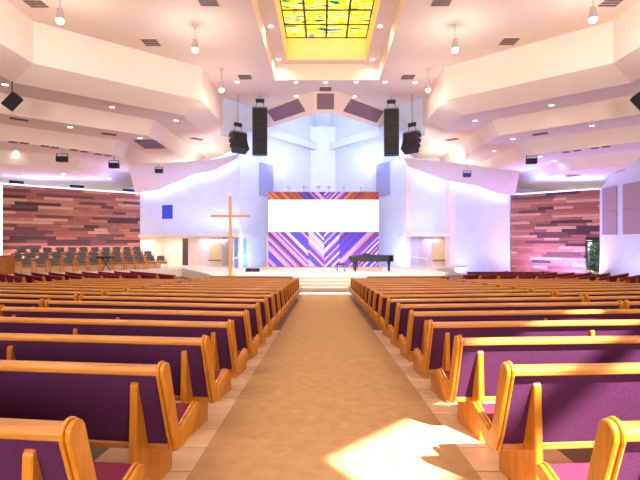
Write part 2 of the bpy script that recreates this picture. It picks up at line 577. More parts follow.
# shrub outside the glass door
M_LEAF = mat('shrub_leaf', srgb(70, 120, 56), srgb(120, 170, 84), 0.6, 3)
M_STEM = mat('shrub_stem', srgb(96, 74, 52), rough=0.8)
sx, sy, _ = local_to(plank_right.location, RA, LR - 0.1, 2.0, 0)
shrub = empty('garden_shrub', (sx, sy, FLOOR_Z))
tag(shrub, 'leafy green shrub seen through the narrow glass door', 'shrub')
lm = MB()
for k in range(1100):
    a, r, z = random.uniform(0, 2 * PI), 0.95 * math.sqrt(random.random()), random.uniform(0.15, 2.9)
    c = Vector((r * math.cos(a), r * math.sin(a), z))
    d1 = Vector((random.uniform(-1, 1), random.uniform(-1, 1), random.uniform(-.6, 1))).normalized() * random.uniform(.09, .17)
    d2 = d1.orthogonal().normalized() * random.uniform(.05, .08)
    lm.quad(c - d1, c + d2, c + d1, c - d2)
lv = lm.build('foliage', M_LEAF, shrub)
lv['kind'] = 'stuff'
MB().tube((0, 0, 0), (0.05, 0, 2.4), 0.05, 0.02).build('stem', M_STEM, shrub)
area('garden_daylight', (sx + 0.3, sy + 0.2, 4.6), (sx, sy, 0), 2.0, 2.0, 260, (0.95, 1.0, 0.9))

# ------------------------------------------------------------------ white walls either side of the apse
def px_frac(p, q, px):
    k = (px - CX) / F
    p, q = Vector(p), Vector(q)
    u = q - p
    return (k * p.y - p.x) / (u.x - k * u.y)
def px_top(p, q, px, py):
    f = px_frac(p, q, px)
    Y = p[1] + (q[1] - p[1]) * f
    return (f, EYE + (CY - py) * Y / F)
def along(p, q, f, back=0.0):
    p, q = Vector(p), Vector(q)
    u = q - p
    n = Vector((-u.y, u.x)).normalized()
    if n.y < 0:
        n = -n
    c = p + u * f + n * back
    return (c.x, c.y)
def seg_box(p, q, f0, f1, back0, back1, z0, z1, name, material, parent, bevel=0):
    a, b = along(p, q, f0, back0), along(p, q, f1, back0)
    c, d = along(p, q, f1, back1), along(p, q, f0, back1)
    return MB().prism([(*a, z0), (*b, z0), (*c, z0), (*d, z0)], (0, 0, z1 - z0)).build(name, material, parent, bevel)

LEDGE = 2.02
Lp, Lq = (-14.15, 33.48), (-5.75, 30.1)
topsL = [px_top(Lp, Lq, x, y) for x, y in ((140, 193.5), (163, 190.5), (172, 186), (199, 174.5), (218, 171.5), (240, 160))]
topsL[0] = (0.0, topsL[0][1])
topsL[-1] = (1.0, topsL[-1][1])
wall_front_left = struct(thick_wall('wall_front_left', Lp, Lq, LEDGE, 0, 0.25, M_WALL, tops=[(f, z + 1.0) for f, z in topsL]))
seg_box(Lp, Lq, 0, 1, -0.12, 0.25, LEDGE - 0.16, LEDGE + 0.06, 'ledge', M_CREAM, wall_front_left, 0.01)
seg_box(Lp, Lq, -0.1, 1.05, 0.25, 2.9, LEDGE - 0.1, LEDGE + .02, 'alcove_ceiling', M_CREAM, wall_front_left)
fL = lambda px: px_frac(Lp, Lq, px)
# alcove below the ledge
alc = struct(seg_box(Lp, Lq, -0.15, 1.1, 2.6, 2.8, FLOOR_Z, LEDGE, 'wall_alcove_left', M_CREAM, None))
seg_box(Lp, Lq, -0.02, 0.0, 0.0, 2.7, FLOOR_Z, LEDGE, 'alcove_side', M_CREAM, alc)
M_SLOT = mat('dark_doorway', srgb(92, 76, 84), srgb(80, 66, 74), 0.7, 4)
o = struct(seg_box(Lp, Lq, fL(170.5), fL(176.5), 1.3, 1.42, STAGE_Z, LEDGE - 0.25, 'door_2', M_SLOT, None, 0.01), 'narrow dark door in the left alcove')
seg_box(Lp, Lq, fL(176.5), fL(199), 1.3, 2.6, FLOOR_Z, LEDGE - 0.1, 'alcove_pier', M_CREAM, alc)
M_NICHE = mat('niche_cream', srgb(244, 214, 160), srgb(238, 206, 150), 0.7, 3)
M_SILL = mat('niche_sill', srgb(150, 118, 92), rough=0.6)
def arched(p, q, f0, f1, back0, back1, z0, z1, name, material, parent):
    a, b = Vector((*along(p, q, f0, back0), 0)), Vector((*along(p, q, f1, back0), 0))
    n = Vector((*along(p, q, f0, back1), 0)) - a
    u = b - a
    pts = [a + Vector((0, 0, z0)), b + Vector((0, 0, z0))]
    r = u.length * 0.55
    for k in range(7):
        t = PI / 2 * k / 6
        pts.append(b - u * 0.55 * (1 - math.cos(t)) + Vector((0, 0, z1 - r + r * math.sin(t))))
    pts.append(a + Vector((0, 0, z1)))
    return MB().prism(pts, n).build(name, material, parent)
seg_box(Lp, Lq, fL(199), fL(212), 1.2, 2.6, FLOOR_Z, LEDGE - 0.1, 'niche_wall', M_CREAM, alc)
arched(Lp, Lq, fL(200), fL(211), 1.14, 1.2, 0.18, LEDGE - 0.12, 'arched_niche', M_NICHE, alc)
seg_box(Lp, Lq, fL(199.5), fL(211.5), 1.0, 1.2, 0.10, 0.18, 'sill', M_SILL, alc)
M_BLUEDOOR = mat('pale_blue_door', srgb(130, 180, 222), srgb(118, 168, 212), 0.5, 4)
bd = struct(empty('door_3', (0, 0, 0)), 'pale blue door beside the apse behind the cross')
seg_box(Lp, Lq, fL(232), fL(243.5), 0.3, 0.36, STAGE_Z, LEDGE - 0.3, 'leaf', M_BLUEDOOR, bd, 0.01)
seg_box(Lp, Lq, fL(230.6), fL(232), 0.26, 0.4, STAGE_Z, LEDGE - 0.24, 'door_frame', M_WHITEP, bd)
seg_box(Lp, Lq, fL(233.2), fL(233.7), 0.22, 0.3, 0.6, 0.75, 'handle', M_METAL, bd)
# small blue window high in the left white wall
w3 = struct(empty('window_3', (0, 0, 0)), 'small square blue window in the left white wall')
zt, zb = px_top(Lp, Lq, 167, 205)[1], px_top(Lp, Lq, 167, 219)[1]
M_BLUEGL = mat('blue_glass', srgb(46, 74, 190), srgb(70, 96, 214), 0.25, 3)
seg_box(Lp, Lq, fL(162.3), fL(173.3), -0.03, 0.0, zb, zt, 'pane', M_BLUEGL, w3)
for (a, b, z0, z1) in ((161.6, 162.3, zb - .05, zt + .05), (173.3, 174.0, zb - .05, zt + .05), (162.3, 173.3, zt, zt + .05), (162.3, 173.3, zb - .05, zb)):
    seg_box(Lp, Lq, fL(a), fL(b), -0.06, 0.0, z0, z1, 'window_frame', M_WHITEP, w3)

Rp, Rq = (5.75, 30.1), (14.38, 33.3)
fR = lambda px: px_frac(Rp, Rq, px)
tR = [px_top(Rp, Rq, x, y) for x, y in ((406, 168), (448, 182), (474, 187), (495, 194.5), (510, 196))]
tR[0] = (0.0, tR[0][1])
tR[-1] = (1.0, tR[-1][1])
def cut(tops, f0, f1):
    tops = [(f, z + 1.0) for f, z in tops]
    def zat(f):
        for (a, za), (b, zb_) in zip(tops, tops[1:]):
            if a <= f <= b:
                return za + (zb_ - za) * (f - a) / (b - a)
        return tops[-1][1]
    return [(0.0, zat(f0))] + [((f - f0) / (f1 - f0), z) for f, z in tops if f0 < f < f1] + [(1.0, zat(f1))]
fs_ = fR(456)
wall_front_right = struct(thick_wall('wall_front_right', along(Rp, Rq, fs_), Rq, FLOOR_Z, 0, 0.25, M_WALL, tops=cut(tR, fs_, 1.0)))
fa, fb_ = fR(410.5), fR(450)
thick_wall('recessed_upper_wall', along(Rp, Rq, fa - .01, .45), along(Rp, Rq, fb_ + .01, .45), LEDGE, 0, 0.2, M_WALL, wall_front_right, tops=cut(tR, fa, fb_))
thick_wall('pier', along(Rp, Rq, 0), along(Rp, Rq, fa), FLOOR_Z, 0, 0.65, M_CREAM, wall_front_right, tops=cut(tR, 0, fa))
thick_wall('pier', along(Rp, Rq, fb_), along(Rp, Rq, fs_), FLOOR_Z, 0, 0.65, M_CREAM, wall_front_right, tops=cut(tR, fb_, fs_))
seg_box(Rp, Rq, 0, fs_, -0.10, 0.65, LEDGE - 0.14, LEDGE + 0.12, 'ledge', M_CREAM, wall_front_right, 0.01)
seg_box(Rp, Rq, -.02, fs_ + .05, 0.3, 2.9, LEDGE - 0.1, LEDGE + .02, 'alcove_ceiling', M_CREAM, wall_front_right)
alr = struct(seg_box(Rp, Rq, -0.05, fs_ + 0.1, 2.4, 2.6, FLOOR_Z, LEDGE, 'wall_alcove_right', M_WALL, None))
M_LILAC = mat('lilac_door', srgb(150, 138, 178), srgb(140, 128, 168), 0.6, 4)
o = struct(seg_box(Rp, Rq, fR(406.8), fR(415), 0.7, 0.78, STAGE_Z, LEDGE - 0.2, 'door_4', M_LILAC, None, 0.01), 'lilac grey door at the left of the right alcove')
seg_box(Rp, Rq, fR(437.5), fR(456), 0.75, 2.4, FLOOR_Z, LEDGE - 0.1, 'niche_wall', M_CREAM, alr)
arched(Rp, Rq, fR(439.5), fR(453.5), 0.70, 0.75, 0.18, LEDGE - 0.12, 'arched_niche', M_NICHE, alr)
seg_box(Rp, Rq, fR(439), fR(454), 0.55, 0.75, 0.10, 0.18, 'sill', M_SILL, alr)

# panels on the right side wall
M_TAUPE = mat('taupe_acoustic_fabric', srgb(176, 150, 158), srgb(166, 140, 150), 0.9, 60)
for i, (xa, xb, nm) in enumerate(((603.5, 617.5, 'farther'), (624, 650, 'nearer'))):
    ya, yb = F * 18.75 / (xa - CX), F * 18.75 / (xb - CX)
    pn = empty('acoustic_panel', (18.75, (ya + yb) / 2, 1.98))
    tag(pn, 'tall taupe acoustic panel on the right wall, the %s of the two' % nm, 'acoustic panel', 'acoustic panels on the right wall')
    hy = (ya - yb) / 2
    for z0, z1 in ((0, 1.5), (1.52, 3.1)):
        MB().box(-0.09, -0.005, -hy, hy, z0, z1).build('fabric_panel', M_TAUPE, pn, 0.01)
    MB().box(-0.12, 0.0, -hy - .05, hy + .05, -0.08, -0.005).build('shelf', M_WHITEP, pn)
# lavender panels high on the apse flanks
M_LAV = mat('lavender_fabric', srgb(168, 172, 214), srgb(158, 162, 206), 0.9, 50)
for s, nm in ((-1, 'left'), (1, 'right')):
    pa, pb = (s * 5.75, 30.1), (s * 0.62, 37.52)
    f0, f1 = (px_frac(pa, pb, 259), px_frac(pa, pb, 272.5)) if s < 0 else (px_frac(pa, pb, 390.5), px_frac(pa, pb, 377))
    pn = seg_box(pa, pb, f0, f1, -0.1, -0.003, 4.9, 7.3, 'apse_panel', M_LAV, None, 0.01)
    tag(pn, 'tall pale blue panel on the %s flank of the apse above the screen edge' % nm, 'wall panel', 'pale blue panels on the apse')

# ------------------------------------------------------------------ stage
st = [(-21.0, 20.5), (-9.6, 29.6), (-6.8, 25.2), (-5.4, 22.3), (6.0, 22.3), (7.2, 25), (7.4, 29.3), (10.5, 31.6), (10.5, 36), (-20, 36), (-21, 30)]
stage = MB().prism([(x, y, FLOOR_Z - 0.02) for x, y in st], (0, 0, STAGE_Z - FLOOR_Z + 0.02)).build('floor_stage', M_STAGE)
struct(stage)
nst = 3
for k in range(nst):
    z1 = FLOOR_Z + (STAGE_Z - FLOOR_Z) * (k + 1) / (nst + 1)
    MB().box(-4.2, 4.8, 22.3 - 0.42 * (nst - k), 22.3 - 0.42 * (nst - k - 1) + (0.002 if k < nst - 1 else -0.002), FLOOR_Z - .01, z1).build('step', M_STAGE, stage, 0.008)

# ------------------------------------------------------------------ chevron screen wall
SY = 29.0
SCX0, SCX1 = (268.3 - CX) * SY / F, (378.8 - CX) * SY / F
zpx = lambda y: EYE + (CY - y) * SY / F
screen = empty('chevron_screen_wall', ((SCX0 + SCX1) / 2, SY, STAGE_Z))
tag(screen, 'wide stage backdrop of violet and brown chevron planks with a blank white screen', 'stage backdrop')
ox, oz = (SCX0 + SCX1) / 2, STAGE_Z
zt, zs1, zs0, zb = zpx(191.8), zpx(199.8), zpx(231.8), zpx(270)
MB().box(SCX0 - ox, SCX1 - ox, 0.06, 0.4, 0.0, zt - oz).build('backing_frame', M_BACKING, screen)
M_SCREEN = mat('white_screen', (0.93, 0.95, 0.95), (0.92, 0.94, 0.94), 0.6, 2, emit=(0.97, 1.0, 1.0, 0.55))
MB().box(SCX0 - ox + .01, SCX1 - ox - .01, -0.02, 0.058, zs0 - oz, zs1 - oz).build('blank_screen', M_SCREEN, screen)
def clip(poly, a, b, c):
    """keep a*x+b*z<=c"""
    out = []
    n = len(poly)
    for i in range(n):
        p, q = poly[i], poly[(i + 1) % n]
        dp, dq = a * p[0] + b * p[1] - c, a * q[0] + b * q[1] - c
        if dp <= 0:
            out.append(p)
        if (dp < 0 < dq) or (dq < 0 < dp):
            t = dp / (dp - dq)
            out.append((p[0] + (q[0] - p[0]) * t, p[1] + (q[1] - p[1]) * t))
    return out
CHEV = {}  # stage light is put into these plank colours, except the browns
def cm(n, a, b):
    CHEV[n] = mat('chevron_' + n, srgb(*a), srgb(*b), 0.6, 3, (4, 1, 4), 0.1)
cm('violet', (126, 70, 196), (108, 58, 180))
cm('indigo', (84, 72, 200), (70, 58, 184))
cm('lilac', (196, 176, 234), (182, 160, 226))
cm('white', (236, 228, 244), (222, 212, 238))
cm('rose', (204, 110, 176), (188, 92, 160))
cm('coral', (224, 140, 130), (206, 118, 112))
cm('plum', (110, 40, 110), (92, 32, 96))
cm('brown', (150, 72, 46), (124, 56, 38))
cm('rust', (176, 88, 60), (150, 70, 48))
cm('tan', (216, 138, 96), (196, 116, 78))
wdt = 0.16
def diag_planks(x0, x1, z0, z1, sgn, chooser):
    """diagonal planks clipped to a rectangle; sgn -1: falling to the right, +1: rising to the right"""
    lo, hi = None, None
    cs = [z - sgn * x for x in (x0, x1) for z in (z0, z1)]
    c = math.floor(min(cs) / wdt) * wdt
    k = 0
    while c < max(cs):
        poly = [(x0, z0), (x1, z0), (x1, z1), (x0, z1)]
        poly = clip(poly, -sgn, 1, c + wdt - 0.014)
        if poly:
            poly = clip(poly, sgn, -1, -c)
        if len(poly) >= 3:
            ar = abs(sum(poly[i][0] * poly[(i + 1) % len(poly)][1] - poly[(i + 1) % len(poly)][0] * poly[i][1] for i in range(len(poly)))) / 2
            if ar > 0.004:
                pr = random.uniform(0.02, 0.05)
                mx_ = sum(p[0] for p in poly) / len(poly)
                mz_ = sum(p[1] for p in poly) / len(poly)
                MB().prism([(px_, 0.058, pz_) for px_, pz_ in poly], (0, -pr - .02, 0)).build('plank', CHEV[chooser(mx_, mz_)], screen)
        c += wdt
        k += 1
W = SCX1 - SCX0
s1, s2 = -W / 2 + W * (308.3 - 268.3) / 110.5, -W / 2 + W * (339.7 - 268.3) / 110.5
mid = (s1 + s2) / 2
rc = random.choices
def lit_low_l(x, z):  # violet stage light in the plank colours, paler lower down
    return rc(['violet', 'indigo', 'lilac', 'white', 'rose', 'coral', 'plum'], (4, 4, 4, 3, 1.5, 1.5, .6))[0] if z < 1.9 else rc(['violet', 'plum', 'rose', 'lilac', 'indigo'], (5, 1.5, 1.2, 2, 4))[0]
def lit_low_m(x, z):
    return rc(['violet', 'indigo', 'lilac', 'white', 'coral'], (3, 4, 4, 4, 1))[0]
g = 0.012
zl0, zl1 = 0.16, zs0 - oz - 0.01
diag_planks(-W / 2, s1 - g, zl0, zl1, -1, lit_low_l)
diag_planks(s1 + g, mid, zl0, zl1, -1, lit_low_m)
diag_planks(mid, s2 - g, zl0, zl1, 1, lit_low_m)
diag_planks(s2 + g, W / 2, zl0, zl1, 1, lit_low_l)
def lit_up_c(x, z):  # brown wood at the ends, violet light painted in the middle
    return rc(['brown', 'rust', 'tan', 'plum'], (4, 4, 2, 1))[0] if abs(x - mid) > 1.35 else rc(['violet', 'plum', 'lilac', 'indigo', 'rose'], (3, 1, 2, 2, 2))[0]
diag_planks(-W / 2, mid, zs1 - oz + 0.01, zt - oz, -1, lit_up_c)
diag_planks(mid, W / 2, zs1 - oz + 0.01, zt - oz, 1, lit_up_c)
plinth = MB().box(-W / 2 - .3, W / 2 + .1, -0.9, 0.06, 0.0, 0.14).build('plinth', mat('plinth_oak', srgb(226, 170, 112), srgb(214, 154, 98), 0.5, 3, (1, 6, 6)), screen, 0.01)
for k, px_ in enumerate((289.5, 303.5, 318.5, 329, 344, 361)):
    c = PY(px_, 189, SY + .15)
    fx = empty('spotlight', (c.x, c.y, zt))
    tag(fx, 'small white spotlight on top of the stage backdrop, %s from the left' % ORD[k], 'spotlight', 'spotlights along the top of the stage backdrop')
    MB().tube((0, 0, 0), (0, 0, .28), .02).build('post', M_METAL, fx)
    MB().tube((-.06 if k % 2 else .06, 0.12, .42), (.10 if k % 2 else -.10, -.20, .30), .075, .09, 10).build('lamp_head', mat('lamp_head_grey', srgb(206, 206, 222), rough=0.4), fx, 0.008)

# ------------------------------------------------------------------ pews
def yz_prism(pts, x0, x1):
    return MB().prism([(x0, y, z) for y, z in pts], (x1 - x0, 0, 0))
def arc(cy, cz, r, a0, a1, n):
    return [(cy + r * math.cos(math.radians(a0 + (a1 - a0) * k / n)), cz + r * math.sin(math.radians(a0 + (a1 - a0) * k / n))) for k in range(n + 1)]
END_OUT = [(0.165, 0.28), (0.105, 0.40), (-0.040, 0.81)] + arc(0.005, 0.838, 0.048, 200, 20, 6) + [(0.185, 0.44), (0.225, 0.40), (0.47, 0.495)] + arc(0.485, 0.457, 0.038, 90, -60, 4) + [(0.28, 0.28)]
def shrink(pts, k):
    cy = sum(p[0] for p in pts) / len(pts)
    cz = sum(p[1] for p in pts) / len(pts)
    out = []
    n = len(pts)
    for i in range(n):
        p, a, b = pts[i], pts[i - 1], pts[(i + 1) % n]
        t = Vector((b[0] - a[0], b[1] - a[1])).normalized()
        nn = Vector((-t.y, t.x))
        out.append((p[0] + nn.x * k, p[1] + nn.y * k))
    return out
SUPPORT = [(0.005, 0.0), (0.005, 0.735), (0.02, 0.755), (0.048, 0.755), (0.07, 0.72), (0.175, 0.40), (0.18, 0.33), (0.50, 0.33), (0.50, 0.0)]
PEW_CACHE = {}
def pew_meshes(L, s, wing=False):
    key = (round(L, 2), s, wing)
    if key in PEW_CACHE:
        return PEW_CACHE[key]
    parts = []
    def add(name, mb, m, bevel=0, seg=1, xoff=0.0):
        parts.append((name, mb.mesh(name, m, bevel, seg), xoff))
    a, b = 0.02 * s, (L - 0.02) * s
    add('backrest', yz_prism([(0.150, 0.335), (0.005, 0.805), (0.055, 0.815), (0.215, 0.335)], a, b), M_BURG if wing else M_CLOTH)
    add('top_rail', yz_prism([(-0.03, 0.805), (-0.034, 0.838), (-0.012, 0.858), (0.045, 0.861), (0.068, 0.842), (0.064, 0.808)], a, b), M_BURG if wing else M_OAK, 0.006)
    add('bottom_rail', yz_prism([(0.140, 0.292), (0.140, 0.333), (0.22, 0.333), (0.22, 0.292)], a, b), M_OAK, 0.005)
    add('seat_board', yz_prism([(0.225, 0.33), (0.225, 0.36), (0.56, 0.37), (0.56, 0.33)], a, b), M_OAK, 0.004)
    add('seat_cushion', yz_prism([(0.222, 0.372), (0.222, 0.43), (0.56, 0.455), (0.60, 0.44), (0.60, 0.385), (0.56, 0.374)], a, b), M_SEAT, 0.01)
    n = max(1, round((L - 0.36) / 1.45))
    sup = yz_prism(SUPPORT, -0.024, 0.024).mesh('support', M_OAKE, 0.006)
    for k in range(n + 1):
        parts.append(('support', sup, s * (0.19 + (L - 0.38) * k / n)))
    e_out = yz_prism(END_OUT, 0, 0.030).mesh('end_panel', M_OAKE, 0.012, 2)
    e_in = yz_prism(shrink(END_OUT, 0.007), 0, 0.018).mesh('end_moulding', M_OAKE, 0.005)
    parts.append(('end_panel', e_out, -0.030 if s > 0 else 0.0))
    parts.append(('end_moulding', e_in, 0.0 if s > 0 else -0.018))
    parts.append(('end_panel', e_out, s * L + (0.0 if s > 0 else -0.030)))
    parts.append(('end_moulding', e_in, s * L + (-0.018 if s > 0 else 0.0)))
    PEW_CACHE[key] = parts
    return parts
def make_pew(x, y, z, ang, L, s, label, group, tilt=True):
    root = empty('church_pew')
    M = Matrix.Translation((x, y, z))
    if tilt:
        M = M @ Matrix.Rotation(-math.atan(SLOPE), 4, 'X')
    M = M @ Matrix.Rotation(ang, 4, 'Z')
    root.matrix_world = M
    tag(root, label, 'pew', group)
    for name, me, xo in pew_meshes(L, s, not tilt):
        o = link(name, me, root)
        o.location = (xo, 0, 0)
    return root

NROWS = 17
Y0, PITCH = 1.66, 0.965
ANG_L = [math.radians(a) for a in (7, 7, 7.5, 9, 10, 11, 11.5, 12)] + [math.radians(12)] * 12
ANG_R = [math.radians(a) for a in (4, 4, 4, 5, 6, 7, 8, 9)] + [math.radians(9.5)] * 12
for k in range(NROWS):
    Y = Y0 + PITCH * k
    for s, X, ang, side in ((-1, -0.985, ANG_L[k], 'left'), (1, 1.135, ANG_R[k], 'right')):
        L = 3.65
        zz = floor_z(Y)
        lab = ('nearest oak pew with purple back just %s of the centre aisle' % side if k == 0 else
               'oak pew with purple back directly %s of the centre aisle, %s row from the camera' % (side, ORD[k]))
        make_pew(X, Y, zz, s * ang, L, s, lab, 'pews along the %s of the centre aisle' % side)
        # outer pew that carries the row on
        if 4 <= k <= 14:
            u = Vector((s * math.cos(ang), math.sin(ang)))
            ox2, oy2 = X + u.x * (L + 0.12), Y + u.y * (L + 0.12)
            a2 = ang + math.radians(3)
            L2 = 6.2 if k < 11 else 5.0
            if oy2 < Z_FLAT - 0.2:
                lab = 'outer oak pew continuing the %s row from the camera at the far %s' % (ORD[k], side)
                make_pew(ox2, oy2, floor_z(oy2), s * a2, L2, s, lab, 'outer pews at the %s' % side)
# wing pews turned towards the stage
for s, side, pa, pb in ((-1, 'left', (-6.6, 19.35), (-12.4, 18.0)), (1, 'right', (6.15, 19.2), (11.9, 17.5))):
    for k in range(9):
        f = k / 8
        x, y = pa[0] + (pb[0] - pa[0]) * f, pa[1] + (pb[1] - pa[1]) * f
        lab = 'wing pew with burgundy back turned to the stage, %s from the %s aisle' % (ORD[k], side)
        ang = s * math.radians(41 + 180) if False else s * math.radians(41)
        # near end at x, y; the pew runs away from the camera and outward, facing the stage
        make_pew(x, y, FLOOR_Z, ang, 4.2, s, lab, 'wing pews at the %s' % side, tilt=False)
# front screens of the centre blocks
for s, side, x in ((-1, 'left', -1.35), (1, 'right', 1.95)):
    scr = empty('pew_front_screen', (x, 19.0, FLOOR_Z), (0, 0, s * math.radians(3)))
    tag(scr, 'low oak front screen before the first pew row %s of the aisle' % side, 'screen')
    xx = (0, 3.6 * s)
    MB().box(min(xx), max(xx), 0, 0.04, 0.05, 0.78).build('panel', M_CLOTH, scr)
    MB().box(min(xx) - .02, max(xx) + .02, -0.03, 0.07, 0.78, 0.84).build('top_rail', M_OAK, scr, 0.008)
    for xe in (min(xx) - .05, max(xx)):
        MB().box(xe, xe + .05, -0.03, 0.07, 0, 0.78).build('post', M_OAKE, scr, 0.006)
# dark low rail before the right plank wall
rl = empty('low_wing_rail', (8.3, 25.0, FLOOR_Z), (0, 0, 0))
tag(rl, 'low dark rail behind the right wing pews', 'rail')
MB().box(0, 4.4, 0, 0.06, 0.50, 0.62).build('rail_board', M_DARK, rl)
for k in range(4):
    MB().box(0.1 + 1.35 * k, 0.18 + 1.35 * k, 0, 0.06, 0, 0.50).build('post', M_DARK, rl)

# ------------------------------------------------------------------ cross, lectern, railings
cx_, cy_ = (230.3 - CX) * 23.0 / F, 23.0
M_CROSS = mat('cross_oak', srgb(236, 186, 110), srgb(224, 170, 92), 0.45, 3, (8, 8, 0.8))
cr = empty('standing_cross', (cx_, cy_, STAGE_Z))
tag(cr, 'tall slender wooden cross standing on the left of the stage', 'cross')
ht = (276 - 196.5) * 23 / F
MB().box(-.075, .075, -.07, .07, 0, ht).build('upright', M_CROSS, cr, 0.008)
zc = (276 - 216) * 23 / F
MB().box(-1.0, -.075, -.06, .06, zc - .07, zc + .07).build('arm', M_CROSS, cr, 0.006)
MB().box(.075, 1.02, -.06, .06, zc - .07, zc + .07).build('arm', M_CROSS, cr, 0.006)
MB().box(-.22, .22, -.2, .2, 0, .04).build('foot_plate', M_CROSS, cr, 0.006)

lx = PY(2, 270, 24.0)
lec = empty('oak_console', (lx.x, 24.0, STAGE_Z))
tag(lec, 'upright oak console at the far left edge beside the choir chairs', 'console')
MB().box(-.55, .28, 0, .6, 0, 1.0).build('body', M_OAKE, lec, 0.01)
MB().box(-.58, .31, -.04, .64, 1.0, 1.06).build('top', M_OAK, lec, 0.01)
MB().box(-.45, .18, -.015, 0.0, .12, .85).build('front_panel', M_OAK, lec, 0.004)

def railing(name_label, p0, p1, z0, z1, z2):
    r = empty('handrail', (0, 0, 0))
    tag(r, name_label, 'handrail')
    p0, p1 = Vector(p0), Vector(p1)
    MB().tube((p0.x, p0.y, z1), (p1.x, p1.y, z2), .03).build('rail', M_WHITEP, r)
    for p, zz in ((p0, z1), (p1, z2)):
        MB().tube((p.x, p.y, z0), (p.x, p.y, zz), .025).build('post', M_WHITEP, r)
railing('white handrail by the pale blue door', (-6.2, 29.2), (-4.9, 29.0), STAGE_Z, 0.35, 0.66)
railing('white handrail before the left arched niche', (-9.6, 31.2), (-8.4, 30.9), STAGE_Z, 0.62, 0.2)
railing('white handrail before the right alcove', (5.7, 29.2), (7.0, 29.25), STAGE_Z, 0.56, 0.36)

# stage floor wedges at the left of the backdrop
for k, px_ in enumerate((250.5, 257.5)):
    c = PZ(px_, 271, STAGE_Z)
    fw = empty('floor_monitor', (c.x, 26.5, STAGE_Z))
    tag(fw, 'low black floor monitor left of the stage backdrop, %s one' % ('left' if k == 0 else 'right'), 'floor monitor', 'floor monitors')
    yz_prism([(-.2, 0), (.2, 0), (.2, .14), (.06, .2), (-.2, .06)], -.2, .2).build('cabinet', M_BLACK, fw, 0.01)
    MB().quad((-.17, -.18, .085), (.17, -.18, .085), (.17, .04, .20), (-.17, .04, .20)).build('grille', M_DARK, fw)

# ------------------------------------------------------------------ grand piano and bench
M_PIANO = mat('piano_black', srgb(22, 16, 30), srgb(16, 12, 24), 0.3, 4, spec=0.35)
M_KEYS = mat('ivory_keys', srgb(236, 232, 222), rough=0.3)
PYY = 26.6
pz = STAGE_Z
px0 = (350 - CX) * PYY / F
piano = empty('grand_piano', (px0, PYY, pz))
tag(piano, 'black grand piano with closed lid on the right of the stage', 'piano')
# plan: keyboard at x=0 side, straight side towards the camera
plan = [(0.42, -0.72), (2.2, -0.72)]
for k in range(9):
    t = -90 + 180 * k / 8
    plan.append((2.28 + 0.32 * math.cos(math.radians(t)), -0.40 + 0.32 * math.sin(math.radians(t))))
plan += [(2.0, -0.02), (1.6, 0.18), (1.2, 0.5), (0.9, 0.68), (0.42, 0.72)]
MB().prism([(x, y, 0.63) for x, y in plan], (0, 0, 0.35)).build('case', M_PIANO, piano, 0.012)
MB().prism([(x * 1.0, y * 1.02, 0.985) for x, y in plan], (0, 0, 0.03)).build('lid', M_PIANO, piano, 0.006)
MB().box(-0.03, 0.42, -0.74, 0.74, 0.62, 0.72).build('key_bed', M_PIANO, piano, 0.01)
MB().box(0.02, 0.30, -0.62, 0.62, 0.722, 0.75).build('keyboard', M_KEYS, piano)
for y in (-0.74, 0.64):
    MB().box(-0.03, 0.42, y, y + 0.10, 0.722, 0.93).build('cheek_block', M_PIANO, piano, 0.02)
MB().box(0.32, 0.418, -0.62, 0.62, 0.722, 0.97).build('fallboard', M_PIANO, piano, 0.01)
MB().prism([(0.62, -0.42, 1.017), (1.25, -0.42, 1.017), (1.15, -0.42, 1.10), (0.85, -0.42, 1.14)], (0, 0.7, 0)).build('music_desk', M_PIANO, piano, 0.01)
for (x, y) in ((0.28, -0.58), (0.28, 0.58), (2.32, -0.36)):
    lg = MB().lathe([(0.11, 0.63), (0.11, 0.54), (0.08, 0.46), (0.065, 0.16), (0.08, 0.12), (0.06, 0.075)], x, y, 12).build('leg', M_PIANO, piano)
    MB().tube((x - .03, y, .04), (x + .03, y, .04), .04, .04, 10).build('castor', M_METAL, lg)
MB().box(0.44, 0.50, -0.12, 0.12, 0.10, 0.68).build('pedal_lyre', M_PIANO, piano, 0.01)
bx_ = (340.8 - CX) * 26.6 / F
bench = empty('piano_bench', (bx_, 26.6, STAGE_Z))
tag(bench, 'small black bench left of the grand piano', 'bench')
MB().box(-.27, .27, -.38, .38, .38, .50).build('seat', M_BLACK, bench, 0.02)
for x in (-.22, .22):
    for y in (-.32, .32):
        MB().tube((x, y, 0), (x, y, .38), .04, .045).build('leg', M_BLACK, bench)

# ------------------------------------------------------------------ choir chairs on risers
M_GREY = mat('charcoal_upholstery', srgb(112, 110, 106), srgb(98, 96, 94), 0.9, 30)
M_CHW = mat('chair_beech', srgb(226, 150, 70), srgb(206, 128, 52), 0.4, 4)
def chair_proto():
    r = empty('choir_chair')
    MB().box(-.24, .24, -.26, .22, .38, .47).build('seat', M_GREY, r, 0.025)
    MB().prism([(-.25, .20, .50), (.25, .20, .50), (.25, .20, .82), (.20, .20, .86), (-.20, .20, .86), (-.25, .20, .82)], (0, .06, 0)).build('backrest', M_GREY, r, 0.02)
    for s in (-1, 1):
        MB().box(s * .265 - .02, s * .265 + .02, -.24, -.19, 0, .60).build('leg', M_CHW, r)
        MB().box(s * .265 - .02, s * .265 + .02, .17, .22, 0, .60).build('leg', M_CHW, r)
        MB().box(s * .265 - .025, s * .265 + .025, -.26, .24, .602, .635).build('armrest', M_CHW, r, 0.008)
    MB().box(-.243, .243, -.24, -.21, .30, .375).build('apron', M_CHW, r)
    return r
proto = chair_proto()
first = True
rows = [(10.4, 0.30, 138.0, 'back'), (8.9, 0.0, 149.0, 'middle'), (7.3, STAGE_Z, 162.0, 'front')]
M_RISER = mat('riser_maple', srgb(236, 196, 150), srgb(226, 182, 134), 0.5, 4)
